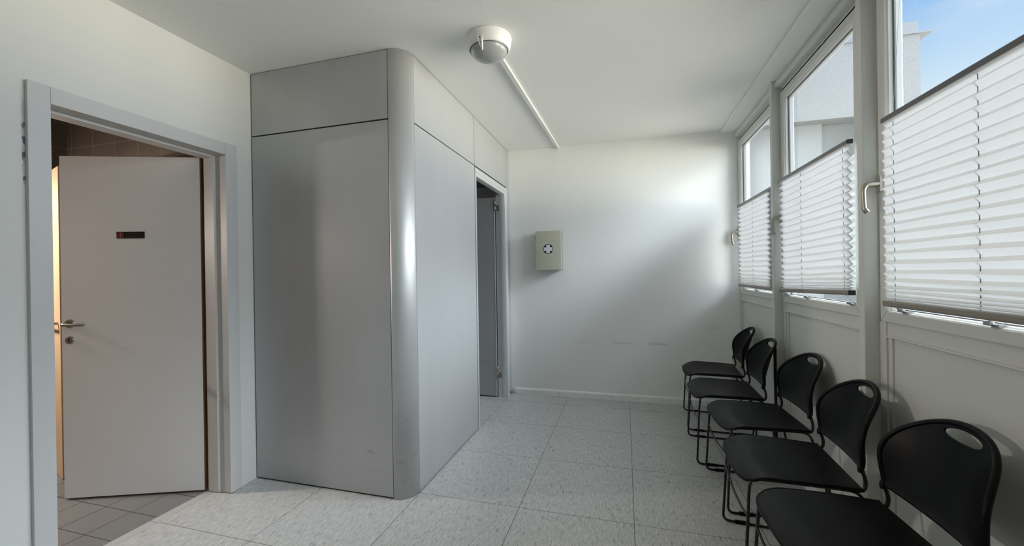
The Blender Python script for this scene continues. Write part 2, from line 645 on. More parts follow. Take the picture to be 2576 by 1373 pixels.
def mat_plaster():
    m, t = new_mat('rough outdoor plaster')
    P = t.pos()
    n = t.noise(P, 60.0, 5.0, 0.7)
    big = t.noise(P, 2.0, 3.0, 0.6)
    c = t.mix(n, (0.30, 0.305, 0.31, 1), (0.42, 0.42, 0.42, 1))
    c = t.mix(t.m('MULTIPLY', t.smooth(big, 0.45, 0.7), 0.35), c, (0.33, 0.32, 0.315, 1))
    p = t.principled(c, 0.9, 0.0, 0.2, t.bump(n, 0.5, 0.02))
    t.out(p.outputs[0])
    return m


M['panel'] = mat_panel()
M['column'] = mat_column()
M['floor'] = mat_floor()
M['wash_floor'] = mat_wash_floor()
M['wash_wall'] = mat_wash_wall()
M['glass'] = mat_glass()
M['fabric'] = mat_fabric()
M['dome'] = mat_dome()
M['plaster'] = mat_plaster()
M['render'] = plain('smooth outdoor render', (0.37, 0.385, 0.387, 1), 0.9, grain=0.03, gscale=8)
M['zinc'] = plain('zinc flashing', (0.30, 0.31, 0.33, 1), 0.5, 0.3)
M['strip'] = plain('pale vinyl strip', (0.47, 0.465, 0.455, 1), 0.4, grain=0.08, gscale=90)

# ------------------------------------------------------------------ floor, ceiling
bm = bmesh.new()
box(bm, -2.387, 1.10, YR, YB + 0.02, -0.05, 0.0)
struct(obj('floor', bm, M['floor']), 'pale grey speckled vinyl tile floor of the waiting room', 'floor')
bm = bmesh.new()
box(bm, -4.36, -2.4455, 0.40, 2.20, -0.05, -0.001)
struct(obj('floor_washroom', bm, M['wash_floor']), 'darker grey ceramic tile floor beyond the open white door', 'floor')
bm = bmesh.new()
box(bm, -2.4455, -2.3905, 1.0765, 1.5265, -0.05, 0.0006)
box(bm, -2.4455, -2.3905, 1.5290, 1.8525, -0.05, 0.0006)
box(bm, -2.4454, -2.3871, 1.0766, 1.8524, -0.05, -0.004, 1)
struct(obj('trim_1', bm, [M['strip'], M['gap']]), 'pale threshold strip in the white doorway', 'threshold')
bm = bmesh.new()
box(bm, XL - 0.2, 1.14, YR - 0.1, YB + 0.12, ZC, ZC + 0.12)
struct(obj('ceiling', bm, M['ceiling']), 'matt white ceiling of the waiting room', 'ceiling')
bm = bmesh.new()
box(bm, 0.879, 1.05, YR, YB, 2.558, ZC, bev=0.003)
struct(obj('trim_2', bm, M['ceiling']), 'shallow white boxed strip along the ceiling over the windows', 'trim')

# ------------------------------------------------------------------ walls
DY0, DY1, DZ = 1.076, 1.853, 2.028       # hole of the white doorway
bm = bmesh.new()
XW = -2.462
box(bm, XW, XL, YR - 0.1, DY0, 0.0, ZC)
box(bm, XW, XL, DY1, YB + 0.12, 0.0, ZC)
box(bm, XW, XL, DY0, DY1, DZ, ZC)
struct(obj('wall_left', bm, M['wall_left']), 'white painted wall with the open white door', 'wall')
bm = bmesh.new()
box(bm, XL, 1.12, YB, YB + 0.12, -0.05, ZC)
struct(obj('wall_back', bm, M['wall_back']), 'white end wall carrying the first-aid cabinet', 'wall')
bm = bmesh.new()
box(bm, XL, 1.12, YR - 0.1, YR, -0.05, ZC)
struct(obj('wall_front', bm, M['wall']), 'white wall opposite the first-aid cabinet', 'wall')

# baseboards
bm = bmesh.new()
prism(bm, [(YB, 0.0), (YB - 0.016, 0.0), (YB - 0.016, 0.045), (YB - 0.013, 0.056), (YB - 0.006, 0.062), (YB, 0.063)], 'x', XP + 0.045, 1.0)
for k in range(8):
    disc(bm, (-0.93 + k * 0.262, YB - 0.016, 0.030 + 0.002 * (k % 3)), (1, 0, 0), (0, 0, 1), 0.0035, 0.0012, 10, 1)
struct(obj('baseboard_back', bm, [M['base_white'], M['gap']]), 'white rounded baseboard under the first-aid cabinet wall', 'baseboard')

# ------------------------------------------------------------------ window wall
bm = bmesh.new()
box(bm, XR, 1.08, YR, YB, 0.0, 1.040)                         # below the windows
box(bm, XR - 0.004, 1.08, YR, YB, 2.482, ZC)                  # above them
box(bm, XR - 0.004, 1.08, YR, -0.05, 1.0, 2.49)               # closed bay behind the viewer
wr = struct(obj('wall_right', bm, M['pvc']), 'pale grey panelled wall under the row of windows', 'wall')
bm = bmesh.new()
prism(bm, [(1.045, 0.0), (1.0, 0.0), (1.0, 0.052), (1.004, 0.062), (1.012, 0.066), (1.045, 0.066)], 'y', YR, YB - 0.017)
struct(obj('baseboard_right', bm, M['pvc']), 'grey white baseboard behind the row of chairs', 'baseboard')

# raised stiles and rails that frame each wall panel
for i, (y0, y1) in enumerate(WIN):
    ya, yb = y0 - 0.070, (y1 + 0.015 if i else YB - 0.002)
    yt = yb - (0.042 if i else 0.012)
    bm = bmesh.new()
    box(bm, 1.027, 1.041, yt, yb, 0.066, SASH_Z0 + 0.004, bev=0.002)            # far stile
    box(bm, 1.033, 1.041, yt - 0.026, yt, 0.066, 1.004, bev=0.003)
    box(bm, 1.027, 1.041, ya, y0 - 0.004, 0.066, SASH_Z0 + 0.004, bev=0.002)    # near stile
    box(bm, 1.033, 1.041, y0 - 0.004, y0 + 0.022, 0.066, 1.004, bev=0.003)
    obj('panel_moulding', bm, M['pvc'], wr, None)
    # flat rail with a small lip between the panel and the sash
    bm = bmesh.new()
    box(bm, 1.032, 1.041, y0 - 0.004, yt, 1.011, SASH_Z0 + 0.004)
    prism(bm, [(1.041, 1.002), (1.026, 1.002), (1.024, 1.005), (1.025, 1.009), (1.030, 1.0112), (1.041, 1.0112)], 'y', y0 - 0.004, yt)
    obj('rail', bm, M['pvc'], wr)

for k, yp in enumerate(POSTS):
    bm = bmesh.new()
    box(bm, 0.975, 1.045, yp, yp + 0.040, 0.0, 2.558, bev=0.004)
    post = obj('trim_%d' % (3 + k), bm, M['pvc'])
    if k == 0:
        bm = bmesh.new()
        box(bm, 0.9725, 0.984, yp - 0.0015, yp + 0.022, 0.07, 0.752)  # thin black strip laid over the lower front edge of the farther post
        obj('black_strip', bm, M['gap'], post)['label'] = 'black strip on the lower edge of the post'
    tag(struct(post), ['slim pale post between the farthest window and the middle window', 'slim pale post between the middle window and the nearest window'][k] if k < 2 else 'slim pale post beside a window outside the view', 'post')

GROUPW = 'tilt and turn windows of the window wall'
WLAB = ['farthest white window, next to the first-aid cabinet wall', 'middle white window with a plaster wall outside its upper pane', 'nearest white window with blue sky in its upper pane']


def make_handle(parent, yc):
    h = None
    bm = bmesh.new()
    box(bm, 1.008, 1.0205, yc - 0.014, yc + 0.014, 1.597, 1.664, bev=0.003)
    obj('handle_plate', bm, M['satin'], parent)
    bm = bmesh.new()
    path = fillet([(1.012, yc, 1.632), (0.966, yc, 1.630), (0.957, yc, 1.610), (0.960, yc, 1.530), (0.970, yc - 0.002, 1.516)], [0, .022, .02, .012, 0], 7)
    n = len(path)
    rad = []
    for i in range(n):
        t = i / (n - 1)
        rad.append(0.0130 - 0.0025 * math.sin(min(1.0, t * 1.4) * PI / 2) + (0.0015 if t > .8 else 0))
    tube(bm, path, rad, 12, 0, 0.85)
    return obj('handle', bm, M['satin'], parent, 50)


for i, (y0, y1) in enumerate(WIN):
    wn = empty('window_%d' % (i + 1), (0, 0, 0))
    struct(wn, WLAB[i] if i < 3 else 'white window outside the view', 'window')
    fy0 = y0 - 0.072 if i else y0 - 0.072
    fy1 = y1 + 0.016 if i else YB
    # fixed frame in the wall
    bm = bmesh.new()
    fz0, fz1 = SASH_Z0 - 0.025, SASH_Z1 + 0.02
    # the near stile of the fixed frame is wider than the far one
    box(bm, 1.036, 1.080, fy0, y0 + 0.022, fz0, fz1)
    box(bm, 1.036, 1.080, y1 - 0.022, fy1, fz0, fz1)
    box(bm, 1.036, 1.080, fy0, fy1, fz0, SASH_Z0 + 0.022)
    box(bm, 1.036, 1.080, fy0, fy1, SASH_Z1 - 0.022, fz1)
    obj('frame', bm, M['pvc'], wn)
    # outer stop, lit from outside
    bm = bmesh.new()
    frame_sweep(bm, y0 + 0.010, y1 - 0.010, SASH_Z0 + 0.010, SASH_Z1 - 0.010, [(0.0, 1.0585), (0.0, 1.080), (0.045, 1.080), (0.0475, 1.076), (0.0475, 1.0585)])
    obj('outer_stop', bm, M['pvc_out'], wn)
    # opening sash with its glazing bead
    bm = bmesh.new()
    frame_sweep(bm, y0, y1, SASH_Z0, SASH_Z1, [(0.0, 1.037), (0.003, 1.023), (0.007, 1.020), (0.044, 1.020), (0.049, 1.024), (0.051, 1.030), (0.0545, 1.034), (0.0565, 1.046), (0.0565, 1.0575), (0.0, 1.0575)])
    obj('sash', bm, M['pvc'], wn)
    bm = bmesh.new()
    frame_sweep(bm, y0 + 0.056, y1 - 0.056, SASH_Z0 + 0.056, SASH_Z1 - 0.056, [(0.0, 1.0478), (0.0, 1.0574), (0.003, 1.0574), (0.004, 1.052), (0.003, 1.0478)])
    obj('seal', bm, M['gasket'], wn)
    bm = bmesh.new()
    box(bm, 1.0495, 1.0535, y0 + 0.055, y1 - 0.055, SASH_Z0 + 0.055, SASH_Z1 - 0.055)
    obj('glass_pane', bm, M['glass'], wn)
    # small moulding that closes the gap to the ceiling strip
    bm = bmesh.new()
    prism(bm, [(1.045, 2.500), (1.006, 2.508), (0.996, 2.516), (0.993, 2.530), (0.997, 2.545), (1.004, 2.557), (1.045, 2.557)], 'y', fy0 + 0.002, fy1 + (0.008 if i else -0.002))
    obj('head_moulding', bm, M['pvc'], wn, 40)
    if i < 3:
        for ya_, yb_ in ((y1 - 0.001, y1 - 0.050), (y0 + 0.001, y0 + 0.050)):
            bm = bmesh.new()
            tube(bm, [(1.0202, ya_, SASH_Z0 + 0.001), (1.0202, yb_, SASH_Z0 + 0.050)], 0.0007, 6)
            obj('mitre_joint', bm, M['gasket'], wn)
    make_handle(wn, y1 - 0.024)
    if i < 3:
        bm = bmesh.new()
        box(bm, 1.0345, 1.0365, y1 + 0.0145, y1 + 0.0165, 1.20, 1.56)
        obj('slot', bm, M['gap'], wn)
    # daylight portal: guides sampling through this opening, gives no light itself
    ld = bpy.data.lights.new('window_portal', 'AREA')
    ld.shape = 'RECTANGLE'
    ld.size, ld.size_y = SASH_Z1 - SASH_Z0, y1 - y0
    try:
        ld.cycles.is_portal = True
    except Exception:
        pass
    lo = bpy.data.objects.new('window_portal', ld)
    lo.location = (1.10, (y0 + y1) / 2, (SASH_Z0 + SASH_Z1) / 2)
    lo.rotation_euler = (0, PI / 2, 0)
    COL.objects.link(lo)
    lo.parent = wn

# ------------------------------------------------------------------ pleated blinds
def make_blind(y0, y1, top, bot0, bot1, label, cords, detail=True):
    """y0 near end, y1 far end; bot0/bot1: underside heights of the bottom rail at the near and far end."""
    XB = 1.000
    root = empty('pleated_blind', (XB, (y0 + y1) / 2, top))
    tag(root, label, 'blind', 'pleated blinds in the windows')
    cx, cy, cz = root.location

    def L(p):
        return (p[0] - cx, p[1] - cy, p[2] - cz)
    # fabric: zigzag that is stretched at the top and gathered at the bottom
    H = (top - 0.018) - (max(bot0, bot1) + 0.022)
    pit = []
    tail = [0.009, 0.011, 0.014, 0.018, 0.024, 0.031]
    rest = H - sum(tail)
    n = max(3, round(rest / 0.0385))
    pit = tail + [rest / n] * n
    rows = []
    z = 0.0
    for p in pit:
        dpt = 0.0104 if p > 0.03 else (0.0110 if p > 0.018 else 0.0095)
        rows.append((z, -dpt))                # crease towards the room
        rows.append((z + p * 0.40, dpt * 0.75))  # crease towards the glass
        z += p
    rows.append((z, -0.010))
    bm = bmesh.new()
    NY = 14
    grid = []
    rnd = random.Random(int(y0 * 1000))
    for k, (zz, dx_) in enumerate(rows):
        row = []
        for j in range(NY + 1):
            t = j / NY
            y = y0 + (y1 - y0) * t
            b = bot0 + (bot1 - bot0) * t + 0.022
            tt = zz / z
            Z = b + (top - 0.018 - b) * tt
            wob = 0.0012 * math.sin(7.1 * t + 1.3 * k) if 0 < k < len(rows) - 1 else 0.0
            row.append(bm.verts.new(L((XB + dx_ + wob * 0.6, y, Z + wob))))
        grid.append(row)
    for A, B in zip(grid[:-1], grid[1:]):
        for j in range(NY):
            bm.faces.new((A[j], A[j + 1], B[j + 1], B[j]))
    obj('fabric', bm, M['fabric'], root)
    # rails
    bm = bmesh.new()
    prism(bm, [L((x, 0, z_))[0::2] for x, z_ in ((XB - 0.013, top - 0.020), (XB - 0.013, top - 0.004), (XB - 0.009, top), (XB + 0.011, top), (XB + 0.013, top - 0.005), (XB + 0.013, top - 0.020))], 'y', y0 - cy, y1 - cy)
    obj('top_rail', bm, M['rail_dark'], root)
    bm = bmesh.new()
    prof = [(XB - 0.012, 0.0), (XB - 0.014, 0.006), (XB - 0.014, 0.018), (XB - 0.012, 0.022), (XB + 0.012, 0.022), (XB + 0.013, 0.0)]
    A = [bm.verts.new(L((x, y0, bot0 + dz_))) for x, dz_ in prof]
    B = [bm.verts.new(L((x, y1, bot1 + dz_))) for x, dz_ in prof]
    for k in range(len(prof)):
        bm.faces.new((A[k], A[(k + 1) % 6], B[(k + 1) % 6], B[k]))
    bm.faces.new(A)
    bm.faces.new(B[::-1])
    br = obj('bottom_rail', bm, M['rail_brown'], root)
    bm = bmesh.new()
    box(bm, XB - 0.015 - cx, XB + 0.014 - cx, y0 - 0.003 - cy, y0 - cy, bot0 - cz, bot0 + 0.023 - cz)
    obj('end_cap', bm, M['gasket'], br)
    # tension cords, which run through the folds and on to hooks at the foot of the glass
    for yc in cords:
        t = (yc - y0) / (y1 - y0)
        b = bot0 + (bot1 - bot0) * t
        bm = bmesh.new()
        tube(bm, [L((XB + 0.001, yc, top - 0.01)), L((XB + 0.001, yc, b)), L((1.038, yc - 0.02, SASH_Z0 + 0.060))], 0.0015, 6)
        obj('cord', bm, M['cord'], root)
        bm = bmesh.new()
        box(bm, 1.018 - cx, 1.046 - cx, yc - 0.034 - cy, yc - 0.006 - cy, SASH_Z0 + 0.048 - cz, SASH_Z0 + 0.058 - cz, bev=0.003)
        box(bm, 1.012 - cx, 1.022 - cx, yc - 0.014 - cy, yc + 0.012 - cy, SASH_Z0 + 0.052 - cz, SASH_Z0 + 0.066 - cz, bev=0.003)
        obj('cord_hook', bm, M['steel'], root)
        # upper run of the cord to the head of the sash
        bm = bmesh.new()
        tube(bm, [L((XB + 0.001, yc, top - 0.002)), L((1.034, yc, SASH_Z1 - 0.06))], 0.0006, 5)
        if detail and t > 0.9:
            obj('cord', bm, M['cord'], root)
        else:
            bm.free()
    return root


make_blind(3.170, 4.040, 1.864, 1.134, 1.134, 'white pleated blind in the farthest window, by the end wall', (4.01, 3.66, 3.22))
make_blind(2.190, 3.056, 1.877, 1.162, 1.134, 'white pleated blind with a slanting bottom rail in the middle window', (3.02, 2.73, 2.255))
make_blind(1.066, 1.936, 1.879, 1.134, 1.134, 'large white pleated blind in the nearest window', (1.885, 1.50, 1.11))

make_blind(-0.001, 0.869, 2.380, 1.134, 1.134, 'white pleated blind in the first window out of view beside the viewer', (0.82, 0.43, 0.04), False)

# ------------------------------------------------------------------ white washroom door (door_1)
d1 = empty('door_1', (0, 0, 0))
struct(d1, 'white washroom door standing open into the dark tiled room', 'door')
CX = XL + 0.018
# casing: two uprights and a head
for nm, (a, b, z1_) in (('casing', (1.0195, 1.0872, 2.0875)), ('casing', (1.8428, 1.915, 2.0875))):
    bm = bmesh.new()
    box(bm, XL - 0.02, CX, a, b, 0.004, z1_, bev=0.0015)
    obj(nm, bm, M['casing'], d1)
bm = bmesh.new()
box(bm, XL - 0.02, CX - 0.0005, 1.0882, 1.8418, 2.0162, 2.0870, bev=0.0015)
obj('casing', bm, M['casing'], d1)
# jamb lining with stop
bm = bmesh.new()
box(bm, -2.446, XL - 0.019, 1.8428, 1.853, 0.004, 2.028)
box(bm, -2.430, -2.353, 1.8295, 1.8427, 0.004, 2.0160, bev=0.002)
box(bm, -2.446, XL - 0.019, 1.076, 1.0872, 0.004, 2.028)
box(bm, -2.430, -2.353, 1.0873, 1.100, 0.004, 2.0160, bev=0.002)
box(bm, -2.446, XL - 0.019, 1.0873, 1.8427, 2.0162, 2.028)
box(bm, -2.430, -2.353, 1.100, 1.8295, 2.003, 2.0160, bev=0.002)
obj('jamb', bm, M['jamb'], d1)
# leaf
HA = Vector((-2.452, 1.822, 0.0))
DU = Vector((-0.9328, -0.3604, 0.0)).normalized()
DN = Vector((DU.y, -DU.x, 0.0))      # towards the waiting room
if DN.dot(Vector((2.4, -1.8, 0))) < 0:
    DN = -DN
LW, LT, LZ0, LZ1 = 0.765, 0.040, 0.012, 2.010


def LP(u, n, z):
    return HA + DU * u + DN * n + Vector((0, 0, z))


def lbox(bm, u0, u1, n0, n1, z0, z1, mi=0):
    vs = [bm.verts.new(LP(u, n, z)) for u in (u0, u1) for n in (n0, n1) for z in (z0, z1)]
    for ix in ((0, 1, 3, 2), (4, 6, 7, 5), (0, 4, 5, 1), (2, 3, 7, 6), (0, 2, 6, 4), (1, 5, 7, 3)):
        bm.faces.new([vs[i] for i in ix]).material_index = mi


bm = bmesh.new()
lbox(bm, 0.0, LW, -LT, 0.0, LZ0, LZ1, 0)
bm.faces.ensure_lookup_table()
for f in bm.faces:
    c = f.calc_center_median()
    if abs((c - HA).dot(DU)) < 1e-4:
        f.material_index = 1
leaf = obj('leaf', bm, [M['leaf'], M['wood_edge']], d1)
# lever handle
bm = bmesh.new()
disc(bm, LP(0.721, 0.0, 1.030), -DU, (0, 0, 1), 0.026, 0.0, 28)
bm.free()
bm = bmesh.new()


def ldisc(bm, u, z, r, n0, n1, seg=28, mi=0):
    A = [bm.verts.new(LP(u + r * math.cos(2 * PI * k / seg), n0, z + r * math.sin(2 * PI * k / seg))) for k in range(seg)]
    B = [bm.verts.new(LP(u + r * 0.86 * math.cos(2 * PI * k / seg), n1, z + r * 0.86 * math.sin(2 * PI * k / seg))) for k in range(seg)]
    for k in range(seg):
        bm.faces.new((A[k], A[(k + 1) % seg], B[(k + 1) % seg], B[k])).material_index = mi
    bm.faces.new(A[::-1]).material_index = mi
    bm.faces.new(B).material_index = mi


ldisc(bm, 0.721, 1.030, 0.026, 0.0, 0.009)
tube(bm, fillet([LP(0.721, 0.008, 1.030), LP(0.724, 0.052, 1.030), LP(0.640, 0.058, 1.026), LP(0.600, 0.056, 1.027)], [0, .022, .02, 0], 7), [0.0095] * 9 + [0.0085] * 9, 12)
obj('handle', bm, M['steel'], leaf, 50)
bm = bmesh.new()
ldisc(bm, 0.722, 0.934, 0.024, 0.0, 0.007)
lbox(bm, 0.719, 0.726, 0.0072, 0.0078, 0.924, 0.944, 1)
obj('keyhole_plate', bm, [M['steel'], M['gap']], leaf)
# sign with a red square, a pale figure and two faint lines
bm = bmesh.new()
lbox(bm, 0.310, 0.4615, 0.0, 0.003, 1.5265, 1.5665, 0)
for (u0, u1, z0, z1) in ((0.4255, 0.4545, 1.5610, 1.5622), (0.4255, 0.4545, 1.5308, 1.5320), (0.4533, 0.4545, 1.5320, 1.5610), (0.4255, 0.4267, 1.5320, 1.5610)):
    lbox(bm, u0, u1, 0.003, 0.0036, z0, z1, 2)
lbox(bm, 0.4267, 0.4533, 0.003, 0.0033, 1.5320, 1.5610, 1)
# pale standing figure: head, flared body, legs
fig = [(0.0000, 1.5598), (0.0013, 1.5590), (0.0010, 1.5572), (0.0020, 1.5562), (0.0042, 1.5480), (0.0040, 1.5445), (0.0020, 1.5440), (0.0014, 1.5350), (0.0, 1.5345)]
pts = [(0.4400 + a, z_) for a, z_ in fig] + [(0.4400 - a, z_) for a, z_ in fig[::-1][1:-1]]
bm.faces.new([bm.verts.new(LP(u, 0.0037, z_)) for u, z_ in pts]).material_index = 2
rs = random.Random(3)
for z0, u0, u1 in ((1.5555, 0.392, 0.351), (1.5352, 0.389, 0.352)):
    u = u0
    while u > u1:
        wd = rs.uniform(0.0016, 0.0030)
        lbox(bm, u - wd, u, 0.003, 0.0034, z0 - 0.0022, z0 + rs.choice((0.0018, 0.0024, 0.0036)), 3)
        u -= wd + 0.0008
obj('sign', bm, [M['sign_black'], M['sign_red'], M['sign_pink'], M['sign_grey']], leaf)['label'] = 'small black door sign with a red square'
# hinges
for z0 in (0.22, 1.02, 1.80):
    bm = bmesh.new()
    tube(bm, [LP(-0.006, -LT + 0.002, z0), LP(-0.006, -LT + 0.002, z0 + 0.075)], 0.006, 10)
    obj('hinge', bm, M['steel'], d1)

# ------------------------------------------------------------------ washroom shell
bm = bmesh.new()
box(bm, -4.45, -4.35, 0.30, 2.30, -0.05, 2.66)
box(bm, -4.35, -2.464, 2.172, 2.27, -0.05, 2.66)
box(bm, -4.35, -2.464, 0.30, 0.40, -0.05, 2.66)
struct(obj('wall_washroom', bm, M['wash_wall']), 'brown tiled washroom wall seen above the open door', 'wall')
bm = bmesh.new()
box(bm, -4.45, -2.464, 0.30, 2.27, 2.57, 2.66)
struct(obj('ceiling_washroom', bm, M['wash_wall']), 'dark washroom ceiling', 'ceiling')
# cubicle door, warm lit, seen in the slit left of the open door
CD0, CD1 = Vector((-4.26, 1.934, 0)), Vector((-3.50, 1.702, 0))
cu = (CD1 - CD0).normalized()
cn = Vector((cu.y, -cu.x, 0))


def CP(u, n, z):
    return CD0 + cu * u + cn * n + Vector((0, 0, z))


d3 = empty('door_3', (0, 0, 0))
struct(d3, 'warm lit cubicle door in the slit beside the open white door', 'door')
bm = bmesh.new()
cw = (CD1 - CD0).length
vs = [bm.verts.new(CP(u, n, z)) for u in (0, cw) for n in (-0.04, 0.0) for z in (0.005, 2.02)]
for ix in ((0, 1, 3, 2), (4, 6, 7, 5), (0, 4, 5, 1), (2, 3, 7, 6), (0, 2, 6, 4), (1, 5, 7, 3)):
    bm.faces.new([vs[i] for i in ix])
obj('leaf', bm, M['wood_door'], d3)
bm = bmesh.new()
tube(bm, fillet([CP(cw - 0.06, 0.0, 1.005), CP(cw - 0.06, 0.055, 1.005), CP(cw - 0.215, 0.055, 1.002)], [0, .02, 0], 6), 0.0095, 12)
obj('handle', bm, M['steel'], d3, 50)
# hooded wall lamp of the washroom (outside the view, its light shows on the cubicle door)
wl = empty('wall_lamp', (-4.35, 1.15, 1.78))
tag(wl, 'small hooded lamp on the washroom wall, lighting the cubicle door', 'lamp')
bm = bmesh.new()
box(bm, 0.001, 0.16, -0.20, 0.20, 0.022, 0.037)
box(bm, 0.001, 0.012, -0.20, 0.20, -0.06, 0.022)
obj('hood', bm, M['steel'], wl)
ld = bpy.data.lights.new('washroom_light', 'AREA')
ld.shape = 'RECTANGLE'
ld.size, ld.size_y = 0.04, 0.30
ld.energy = 54.0
ld.color = (1.0, 0.90, 0.80)
lo = bpy.data.objects.new('washroom_light', ld)
COL.objects.link(lo)
lo.parent = wl
lo.location = (0.05, 0.0, 0.0)
dv = Vector((-3.62, 1.70, 1.0)) - Vector((-4.30, 1.15, 1.78))
lo.rotation_euler = dv.to_track_quat('-Z', 'Z').to_euler()

# ------------------------------------------------------------------ grey partition with its doorway
pt = empty('wall_partition', (0, 0, 0))
struct(pt, 'grey panelled partition with a rounded metal corner', 'wall')
YD0, YD1 = 3.1231, 4.062        # doorway with frame in the side face
G = 0.0042                      # half joint


def panel(x0, x1, y0, y1, z0, z1, lab=None):
    bm = bmesh.new()
    box(bm, x0, x1, y0, y1, z0, z1, bev=0.0015)
    o = obj('panel', bm, M['panel'], pt)
    return o


panel(XL + 0.010, XP - RC - G, YF, YF + 0.022, 0.010, ZT - G)
panel(XL + 0.010, XP - RC - G, YF, YF + 0.022, ZT + G, ZC - 0.006)
panel(XP - 0.022, XP, YF + RC + G * 0.7, YD0 - G * 0.7, 0.010, ZT - G * 0.8)
panel(XP - 0.022, XP, YF + RC + G * 0.7, YD0 - G * 0.7, ZT + G * 0.8, ZC - 0.004)
panel(XP - 0.022, XP, YD0 + G * 0.7, 4.048, ZT + G * 0.8, ZC - 0.004)
panel(XP - 0.022, XP, 4.054, YB - 0.001, 0.03, ZC - 0.004)
# dark core seen in the joints
bm = bmesh.new()
box(bm, XL + 0.001, XP - RC - 0.002, YF + 0.010, YF + 0.05, 0.0, ZC - 0.001)
box(bm, XP - 0.05, XP - 0.010, YF + RC + 0.002, YD0 + 0.008, 0.0, ZC - 0.001)
box(bm, XP - 0.05, XP - 0.010, YD0 + 0.008, YB - 0.001, ZT - 0.012, ZC - 0.001)
box(bm, XP - 0.05, XP - 0.010, 4.050, YB - 0.001, 0.0, ZT - 0.012)
obj('core', bm, M['gap'], pt)
# rounded corner post
bm = bmesh.new()
cx0, cy0 = XP - RC, YF + RC
NS = 20
A, B = [], []
for k in range(NS + 1):
    a = -PI / 2 + (PI / 2) * k / NS
    p = (cx0 + RC * math.cos(a), cy0 + RC * math.sin(a))
    A.append(bm.verts.new((p[0], p[1], 0.002)))
    B.append(bm.verts.new((p[0], p[1], ZC - 0.001)))
for k in range(NS):
    bm.faces.new((A[k], A[k + 1], B[k + 1], B[k])).smooth = True
ca, cb = bm.verts.new((cx0, cy0, 0.002)), bm.verts.new((cx0, cy0, ZC - 0.001))
bm.faces.new((ca, A[0], B[0], cb))
bm.faces.new((A[-1], ca, cb, B[-1]))
bm.faces.new([ca] + A[::-1])
bm.faces.new([cb] + B)
obj('corner_post', bm, M['column'], pt)

# aluminium door frame and grey leaf (door_2)
d2 = empty('door_2', (0, 0, 0))
struct(d2, 'grey partition door standing open in its ribbed aluminium frame', 'door')
bm = bmesh.new()
# ribbed profile across the 75 mm wide face: (offset from outer edge, x)
rib = [(0.0, XP - 0.050), (0.0, XP + 0.002)]
for c_, hw, h_ in ((0.019, 0.018, 0.011), (0.056, 0.017, 0.011)):
    for k in range(9):
        a = PI * k / 8
        rib.append((c_ - hw * math.cos(a), XP + 0.002 + h_ * math.sin(a)))
rib += [(0.075, XP - 0.002), (0.075, XP - 0.050)]
y0_, y1_, zt_ = YD0 + 0.004, YD1 - 0.010, ZT - 0.010
rings = []
for d, x in rib:
    dn = d * 0.35 if d > 0 else 0.0      # near upright is a slim edge profile
    rings.append([bm.verts.new(p) for p in ((x if d == 0 else min(x, XP + 0.004), y0_ + dn, 0.0), (x if d == 0 else min(x, XP + 0.004), y0_ + dn, zt_ - d), (x, y1_ - d, zt_ - d), (x, y1_ - d, 0.0))])
n_ = len(rings)
for i in range(n_ - 1):
    for k in range(3):
        f = bm.faces.new((rings[i][k], rings[i][k + 1], rings[i + 1][k + 1], rings[i + 1][k]))
obj('frame', bm, M['alu'], d2, 50)
bm = bmesh.new()
box(bm, XP - 0.095, XP - 0.052, y1_ - 0.078, y1_ - 0.002, 0.0, zt_ - 0.01)     # rear lining with screws
for z0 in (0.115, 0.325, 0.30, 1.925, 1.90, 2.00, 1.30):
    disc(bm, (XP - 0.070, y1_ - 0.0782, z0), (1, 0, 0), (0, 0, 1), 0.004, 0.0015, 10, 1)
obj('lining', bm, [M['alu'], M['gap']], d2)
bm = bmesh.new()
box(bm, -2.02, XP - 0.112, 3.962, 4.000, 0.012, 2.070, bev=0.002)
lf2 = obj('leaf', bm, M['panel'], d2)
bm = bmesh.new()
box(bm, XP - 0.113, XP - 0.106, 3.960, 4.002, 0.012, 2.070)
obj('edge_strip', bm, M['alu'], lf2)
for z0 in (0.20, 1.93):
    bm = bmesh.new()
    tube(bm, [(XP - 0.100, 3.957, z0), (XP - 0.100, 3.957, z0 + 0.060)], 0.0065, 10)
    tube(bm, [(XP - 0.100, 3.957, z0 + 0.063), (XP - 0.100, 3.957, z0 + 0.120)], 0.0065, 10)
    box(bm, XP - 0.098, XP - 0.056, y1_ - 0.081, y1_ - 0.078, z0, z0 + 0.058)
    obj('hinge', bm, M['satin'], d2)
# shell of the small room behind the partition
bm = bmesh.new()
box(bm, XL + 0.001, XP - 0.06, YF + 0.052, 4.12, 2.22, 2.25)
struct(obj('ceiling_cubicle', bm, M['wash_wall']), 'brown ceiling inside the partitioned room', 'ceiling')

# ------------------------------------------------------------------ ceiling lamp
lc = (-0.705, 2.112)
lamp = empty('ceiling_lamp', (lc[0], lc[1], ZC))
tag(lamp, 'round white ceiling lamp with a frosted glass dome, unlit', 'lamp')
bm = bmesh.new()
lathe(bm, [(0.1245, -0.0005), (0.1265, -0.006), (0.126, -0.012), (0.119, -0.050), (0.114, -0.064), (0.108, -0.068), (0.103, -0.066), (0.101, -0.058), (0.03, -0.050)], (0, 0, 0), 72)
obj('base_ring', bm, M['white_plastic'], lamp, 60)
bm = bmesh.new()
dome = [(0.1015, -0.058), (0.1015, -0.066)]
for k in range(1, 13):
    a = (PI / 2) * k / 12
    dome.append((max(0.0005, 0.1015 * math.cos(a) ** 0.9), -0.066 - 0.052 * math.sin(a)))
lathe(bm, dome, (0, 0, 0), 72, cap1=True)
for du, dv_ in ((0.030, -0.046), (0.036, -0.041)):
    pass
obj('glass_dome', bm, M['dome'], lamp, 60)
bm = bmesh.new()
lathe(bm, [(0.1015, -0.064), (0.1045, -0.0675), (0.1035, -0.070), (0.1005, -0.069)], (0, 0, 0), 72)
